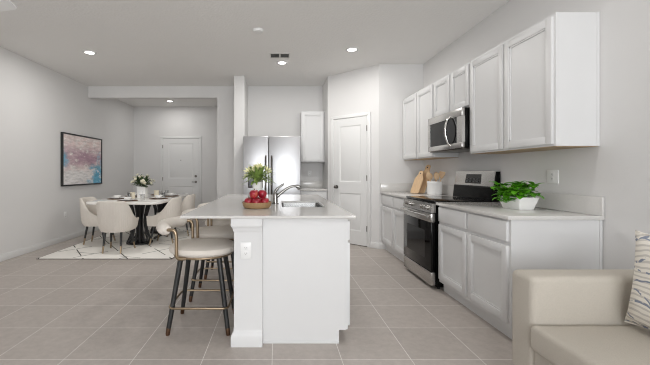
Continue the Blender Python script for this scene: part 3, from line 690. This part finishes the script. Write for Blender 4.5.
# table settings
TT = .755+.0005
sets = [((-2.47, 5.62), 'at the near end of the table'), ((-2.83, 6.02), 'on the near wall side of the table'), ((-2.83, 6.72), 'on the far wall side of the table'),
        ((-2.11, 6.05), 'on the near island side of the table'), ((-2.11, 6.72), 'on the far island side of the table'), ((-2.47, 7.10), 'at the far end of the table')]
for i, ((x, y), where) in enumerate(sets):
    solo(MB().lathe([(.01, 0), (.155, 0), (.165, .003), (.16, .007), (.01, .007)], n=36), 'charger_plate', 'charger_weave', 'round brown woven placemat '+where, 'placemat', (x, y, TT), 'woven placemats on the dining table')
    solo(MB().lathe([(.01, 0), (.07, 0), (.075, .004), (.125, .014), (.128, .017), (.122, .018), (.075, .008), (.01, .007)], n=36), 'dinner_plate', 'ceramic', 'white dinner plate on its placemat '+where, 'plate', (x, y, TT+.0075), 'dinner plates on the dining table')
    solo(MB().lathe([(.01, 0), (.035, 0), (.04, .006), (.068, .04), (.07, .045), (.066, .045), (.036, .01), (.01, .008)], n=30), 'small_bowl', 'ceramic', 'small bowl on the white plate '+where, 'bowl', (x, y, TT+.0155), 'small bowls on the dining table')
    dx, dy = (TX-x), (TY-y); L_ = math.hypot(dx, dy); ux, uy = dx/L_, dy/L_
    gx, gy = (x+.14*ux+.16*uy, y+.14*uy-.16*ux) if i not in (0, 5) else (x+.2, y+(.12 if i == 0 else -.12))
    solo(MB().lathe([(.01, 0), (.03, 0), (.032, .004), (.036, .10), (.0345, .10), (.0305, .008), (.01, .006)], n=24), 'drinking_glass', 'clear_glass', 'clear drinking glass beside the plate '+where, 'glass', (gx, gy, TT), 'drinking glasses on the dining table')
# vase and bouquet
vs = thing('flower_vase', 'square white vase holding the white flowers, in the middle of the dining table', 'vase', (-2.46, 6.22, TT))
def sqr(w_, z, r=.015): return [(x, y, z) for x, y in rrect(0, 0, w_, w_, r, 3)]
MB().loft([sqr(.14, 0), sqr(.152, .006), sqr(.160, .205), sqr(.156, .21), sqr(.142, .21), sqr(.138, .015)], cap0=True).build('vessel', 'ceramic', vs)
mb = MB(); 
for r_ in (.05, .044): pass
mb.loft([[(x, -.0785-.0022*0, .11+z) for x, z in rrect(0, 0, s_, s_*1.25, .006, 3)] for s_ in (.075, .062)], cap0=False, cap1=False); mb.build('emblem', 'pale_print', vs)
bq = thing('flower_bouquet', 'bunch of white flowers with dark green leaves in the square white vase', 'flowers', (-2.46, 6.22, TT+.215))
st = MB(); lf = MB(); fl = []
rnd = random.Random(3)
for k in range(28):
    q = rnd.random()*2*PI; e = .2+rnd.random()*1.1; L_ = .13+rnd.random()*.08
    d = Vector((math.cos(q)*math.sin(e), math.sin(q)*math.sin(e), math.cos(e))); base_ = Vector((math.cos(q)*.03, math.sin(q)*.03, 0)); p = base_+d*L_
    st.tube([base_*.8+Vector((0, 0, -.16)), base_, p], .003, 5); fl.append((p, d))
    for j in range(6):
        q2 = q+rnd.uniform(-1, 1); e2 = e+rnd.uniform(-.3, .5); d2_ = Vector((math.cos(q2)*math.sin(e2), math.sin(q2)*math.sin(e2), math.cos(e2)))
        lf.leaf(base_+d*L_*rnd.uniform(.15, .8), d2_, .095, .042, .35)
st.build('stems', 'bouquet_green', bq); lf.build('leaves', 'bouquet_green', bq)
for p, d in fl:
    f = MB(); R_ = rnd.uniform(.030, .040)
    u = d.cross(Vector((.3, .7, .2))).normalized(); v_ = d.cross(u)
    for lay, (n_, tilt, ll) in enumerate(((6, .95, 1.0), (5, .5, .8), (4, .2, .6))):
        for j in range(n_):
            q = 2*PI*(j+.5*lay)/n_; out = u*math.cos(q)+v_*math.sin(q)
            f.leaf(p, out*math.sin(tilt)+d*math.cos(tilt), R_*1.35*ll, R_*1.0, -.3, n=3, up=d, fold=.3)
    f.build('blossom', 'petal_white', bq)
for (x, y, h, lab) in ((-2.60, 6.12, .11, 'cream pillar candle left of the white vase'), (-2.28, 6.42, .13, 'cream pillar candle right of the white vase')):
    t = thing('pillar_candle', lab, 'candle', (x, y, TT), group='candles beside the vase')
    MB().lathe([(.01, 0), (.042, 0), (.044, .003), (.044, h-.004), (.040, h), (.02, h-.004), (.005, h-.005)], n=28).build('wax', 'candle_wax', t)
    MB().tube([(0, 0, h-.006), (0, .001, h+.008)], .0015, 6).build('wick', 'black_plastic', t)
# painting on the left wall
pt = thing('framed_painting', 'abstract pink, white and blue painting in a thin black frame on the left wall', 'painting', (XL+.002, 6.64, 1.455))
mb = MB(); hw, hh, q = .672, .478, .022
for bx in ((-hw, hw, -hh, -hh+q), (-hw, hw, hh-q, hh), (-hw, -hw+q, -hh+q, hh-q), (hw-q, hw, -hh+q, hh-q)): mb.box(0, .042, bx[0], bx[1], bx[2], bx[3], .002)
mb.build('frame', 'black_wood', pt)
MB().box(.004, .03, -hw+q+.004, hw-q-.004, -hh+q+.004, hh-q-.004).build('canvas', 'abstract_canvas', pt)

# ------------------------------------------------------------------ on the island
WT = .9255
bw = thing('wooden_bowl', 'shallow wooden bowl full of red apples near the front of the island', 'bowl', (-.175, 2.90, WT))
MB().lathe([(.01, 0), (.10, 0), (.112, .006), (.1195, .022), (.1235, .042), (.1245, .050), (.1225, .052), (.1205, .049), (.1175, .024), (.108, .010), (.09, .006), (.01, .006)], n=48).build('vessel', 'bowl_wood', bw)
ap = [(.0765*math.cos(math.radians(-90+60*i)), .0765*math.sin(math.radians(-90+60*i)), .0495) for i in range(6)]
for a_ in (-120, 0, 120):
    x, y = .0465*math.cos(math.radians(a_)), .0465*math.sin(math.radians(a_))
    ap.append((x, y, max(z+math.sqrt(max(0, .079**2-(x-u)**2-(y-v)**2)) for u, v, z in ap[:6])))
wh = ['at the very front of the wooden bowl, against the rim', 'at the front right of the wooden bowl, against the rim', 'at the back right of the wooden bowl, against the rim', 'at the very back of the wooden bowl, against the rim', 'at the back left of the wooden bowl, against the rim', 'at the front left of the wooden bowl, against the rim',
      'on top of the pile, front left', 'on top of the pile at the right', 'on top of the pile, back left']
a0 = None
for (x, y, z), l in zip(ap, wh):
    rz = random.random()*6
    loc = (-.175+x, 2.90+y, WT+z)
    if a0 is None:
        a0 = thing('red_apple', 'red apple '+l, 'apple', loc, rz, 'red apples in the wooden bowl')
        MB().lathe([(.002, -.029), (.009, -.033), (.017, -.033), (.026, -.025), (.033, -.010), (.0358, .004), (.034, .018), (.028, .028), (.019, .0325), (.010, .031), (.004, .025), (.001, .022)], n=24).xf(Matrix.Scale(1.06, 4)).build('flesh', 'apple_red', a0)
        MB().tube([(0, 0, .025), (.001, 0, .037), (.005, 0, .047)], [.0018, .0016, .002], 6).build('stem', 'stem_brown', a0)
    else: dup(a0, loc, rz, 'red apple '+l)
# lily plant
lp = thing('potted_lily', 'leafy plant with pale yellow blooms in a white pot behind the apples', 'potted plant', (-.20, 3.42, WT))
MB().lathe([(.01, 0), (.042, 0), (.045, .004), (.050, .18), (.052, .205), (.049, .207), (.047, .20), (.045, .185), (.01, .185)], n=36).build('pot', 'ceramic', lp)
MB().lathe([(.01, .186), (.0445, .186), (.03, .191), (.01, .192)], n=20).build('soil', 'soil', lp)
lf = MB(); rnd = random.Random(5); st = MB(); fl = []
for k in range(84):
    q = rnd.random()*2*PI; e = rnd.uniform(.3, 1.4); d = Vector((math.cos(q)*math.sin(e), math.sin(q)*math.sin(e), math.cos(e)))
    lf.leaf((math.cos(q)*.02, math.sin(q)*.02, .20+rnd.random()*.06), d, rnd.uniform(.13, .185), rnd.uniform(.026, .042), rnd.uniform(.35, .75), n=6)
for k in range(20):
    q = rnd.random()*2*PI; e = rnd.uniform(.1, 1.15); d = Vector((math.cos(q)*math.sin(e), math.sin(q)*math.sin(e), math.cos(e))); L_ = rnd.uniform(.10, .145)
    p = Vector((0, 0, .21))+d*L_; st.tube([(0, 0, .186), Vector((0, 0, .21))+d*L_*.5, p], .0025, 5); fl.append((p, d))
lf.build('leaves', 'lily_green', lp); st.build('stems', 'lily_green', lp)
for p, d in fl:
    f = MB(); u = d.cross(Vector((.3, .7, .2))).normalized(); v_ = d.cross(u)
    for j in range(6):
        q = 2*PI*j/6; out = u*math.cos(q)+v_*math.sin(q); f.leaf(p, out*.6+d*.8, .062, .022, .1, n=4, up=d, fold=.3)
    f.build('bloom', 'petal_lily', lp)

# ------------------------------------------------------------------ on the right worktops
CT = .9165
pl = thing('potted_basil', 'bushy bright green plant in a tapered white planter beside the range', 'potted plant', (2.065, 2.93, CT), .08)
def tr(wx, wy, z): return [(x*.95, y*.88, z) for x, y in rrect(0, 0, wx, wy, .012, 3)]
MB().loft([tr(.135, .22, 0), tr(.14, .225, .004), tr(.19, .29, .10), tr(.186, .286, .104), tr(.172, .27, .104), tr(.166, .262, .085)]).build('planter', 'ceramic', pl)
MB().loft([tr(.160, .255, .086), tr(.15, .24, .094)]).build('soil', 'soil', pl)
lf = MB(); st = MB(); rnd = random.Random(11)
for k in range(36):
    bx, by = rnd.uniform(-.065, .065), rnd.uniform(-.11, .11)
    tx, ty = bx*1.6+rnd.uniform(-.02, .02), by*1.25+rnd.uniform(-.02, .02); tz = .13+rnd.uniform(.0, .085)*(1.15-abs(by)*3)
    if k < 12: tz = .105+rnd.uniform(-.03, .02); tx, ty = bx*1.7+math.copysign(.03, bx), by*1.45
    st.tube([(bx, by, .09), ((bx+tx)/2, (by+ty)/2, tz*.75+.02), (tx, ty, tz)], .0022, 5)
    for j in range(5):
        q = j*2.4+rnd.random(); e = rnd.uniform(.75, 1.5); d = (math.cos(q)*math.sin(e), math.sin(q)*math.sin(e), math.cos(e))
        lf.leaf((tx, ty, tz-.012*(j//2)), d, rnd.uniform(.06, .095), rnd.uniform(.054, .076), rnd.uniform(.3, .7), n=5, fold=.22)
lf.build('leaves', 'leaf_green', pl); st.build('stems', 'leaf_green', pl)
# cutting boards leaning on the wall
def board(name, label, L_, W_, loc, lean, yaw):
    t = thing(name, label, 'cutting board', loc, 0, 'cutting boards leaning in the corner')
    out = []
    hw, r = W_/2, .035
    half = [(hw-.03, 0), (hw-.012, .005), (hw-.003, .016), (hw, .032)]+[(hw-(hw-.042)*(.5-.5*math.cos(PI*k/8)), L_*(.62+.24*k/8)) for k in range(9)]+[(.042, L_-.035), (.038, L_-.016), (.027, L_-.004), (.012, L_)]
    pts = half+[(-x, z) for x, z in reversed(half)]
    mb = MB(); th = .018
    mb.loft([[(x, y, z) for x, z in [(px*k, L_/2+(pz-L_/2)*(1-(1-k)*.5)) for px, pz in pts]] for y, k in ((0, .97), (.003, 1), (th-.003, 1), (th, .97))])
    M = Matrix.Rotation(yaw, 4, 'Z') @ Matrix.Rotation(lean, 4, 'X')
    M2 = M
    zmin = min((M2 @ v.co).z for v in mb.bm.verts)
    mb.xf(Matrix.Translation((0, 0, -zmin)) @ M2); mb.build('board', 'board_wood', t)
    h = MB(); h.cyl((0, -.0006, L_-.045), (0, th+.0006, L_-.045), .011, n=14); h.xf(Matrix.Translation((0, 0, -zmin)) @ M2); h.build('hanging_hole', 'dark_slot', t)
    return t
# local -y faces the viewer; lean tips the top away from the viewer
board('cutting_board', 'shorter wooden cutting board with handle, in front on the left', .36, .165, (1.985, 4.97, CT), -math.radians(24), -math.radians(70))
board('cutting_board', 'taller wooden cutting board with handle, behind and nearer the crock', .45, .175, (2.075, 4.99, CT), -math.radians(22), -math.radians(70))
cr = thing('utensil_crock', 'white ceramic crock of wooden spoons beside the cutting boards', 'crock', (2.175, 4.72, CT))
MB().lathe([(.01, 0), (.088, 0), (.094, .006), (.096, .02), (.096, .16), (.099, .165), (.099, .18), (.096, .184), (.09, .182), (.088, .02), (.01, .012)], n=40).build('vessel', 'ceramic', cr)
def spoon(name, kind, base_, tip, label):
    t = thing(name, label, 'utensil', (2.175, 4.72, CT), 0, 'wooden utensils in the crock')
    p = Vector(tip); b_ = Vector((base_[0], base_[1], .02)); d = (p-b_); ln = d.length; d.normalize()
    MB().tube([b_, b_+d*ln*.5, b_+d*(ln-.07)], [.006, .007, .0075], 8).build('shaft', 'spoon_wood', t)
    hd = MB(); side = d.cross(Vector((-.42, -.9, .1))).normalized(); nr = side.cross(d); rings = []
    for i in range(9):
        u = i/8; wv = {'spoon': .033*math.sin(PI*(.12+.86*u))**.6, 'spatula': .018+.02*min(1, u*1.6)*(1 if u < .95 else .8), 'paddle': .026*math.sin(PI*(.15+.7*u))**.5+.006}[kind]
        c = b_+d*(ln-.078+.092*u)+nr*(.006*math.sin(PI*u) if kind == 'spoon' else 0)
        rings.append([c+side*wv*math.cos(a_)+nr*.005*math.sin(a_) for a_ in [2*PI*k/12 for k in range(12)]])
    hd.loft(rings); hd.build('head', 'spoon_wood', t)
spoon('wooden_spoon', 'spoon', (-.055, .0, .02), (-.085, .0, .30), 'wooden spoon leaning left in the white crock')
spoon('wooden_spoon', 'spoon', (-.028, .045, .02), (-.034, .065, .285), 'wooden spoon upright left of centre in the white crock')
spoon('wooden_spatula', 'paddle', (.0, -.045, .02), (.008, -.05, .29), 'wooden paddle upright in the centre of the white crock')
spoon('wooden_spoon', 'spoon', (.022, .03, .02), (.045, .05, .30), 'wooden spoon tilting right in the white crock')
spoon('wooden_spatula', 'spatula', (.042, -.01, .02), (.098, -.02, .305), 'flat wooden spatula leaning farthest right in the white crock')

# ------------------------------------------------------------------ sofa
so = thing('sofa', 'beige fabric sofa in the right foreground, its arm toward the cabinets', 'sofa', (1.66, 1.04, 0))
for y0, y1 in ((1.712, 1.879), (.20, .367)):
    MB().box(1.279, 2.06, y0, y1, .07, .701, .032, 5).build('arm', 'sofa_fabric', so, world=True, angle=60)
MB().box(1.284, 2.04, .37, 1.709, .07, .338, .008, 2).build('base', 'sofa_fabric', so, world=True)
MB().box(1.257, 1.86, .371, 1.708, .341, .471, .026, 5).build('seat_cushion', 'sofa_fabric', so, world=True, angle=60)
mb = MB(); mb.loft([[(x, y, z) for x, z in ((1.88, .341), (2.055, .341), (2.055, .80), (2.04, .82), (1.97, .82), (1.95, .80))] for y in (.371, 1.708)]); mb.build('backrest', 'sofa_fabric', so, world=True)
for x in (1.33, 2.00):
    for y in (.28, 1.80): MB().cyl((x, y, 0), (x, y, .071), .02, n=12).build('foot', 'black_wood', so, world=True)
def pillow():
    mb = MB(); n = 28; Wd, Ht, Th = .226, .226, .060
    def P(u, v, s):
        k = (max(0, 1-u**4)*max(0, 1-v**4))**.55
        return (s*Th*k, u*Wd*(1-.10*(1-v*v)*abs(u)), v*Ht*(1-.10*(1-u*u)*abs(v)))
    G = [[-1+2*i/n for i in range(n+1)]][0]
    for s in (-1, 1):
        mb.loft([[P(u, v, s) for u in G] for v in G], cap0=False, cap1=False, closed=False)
    bmesh.ops.remove_doubles(mb.bm, verts=mb.bm.verts, dist=1e-4)
    mb.tube([P(math.copysign(1, u), v, 1) if abs(u) == 1 else P(u, v, 1) for u, v in [(x, -1) for x in G[:-1]]+[(1, x) for x in G[:-1]]+[(-x, 1) for x in G[:-1]]+[(-1, -x) for x in G[:-1]]], .004, 6, loop=True)
    o = mb.build('throw_pillow', 'pillow_print', angle=70)
    o.location = (1.752, 1.453, .709); o.rotation_euler = (math.radians(2), math.radians(5), math.radians(4)); return o
tag(pillow(), 'cream pillow with blue-grey brush pattern on the sofa at the right edge', 'pillow')
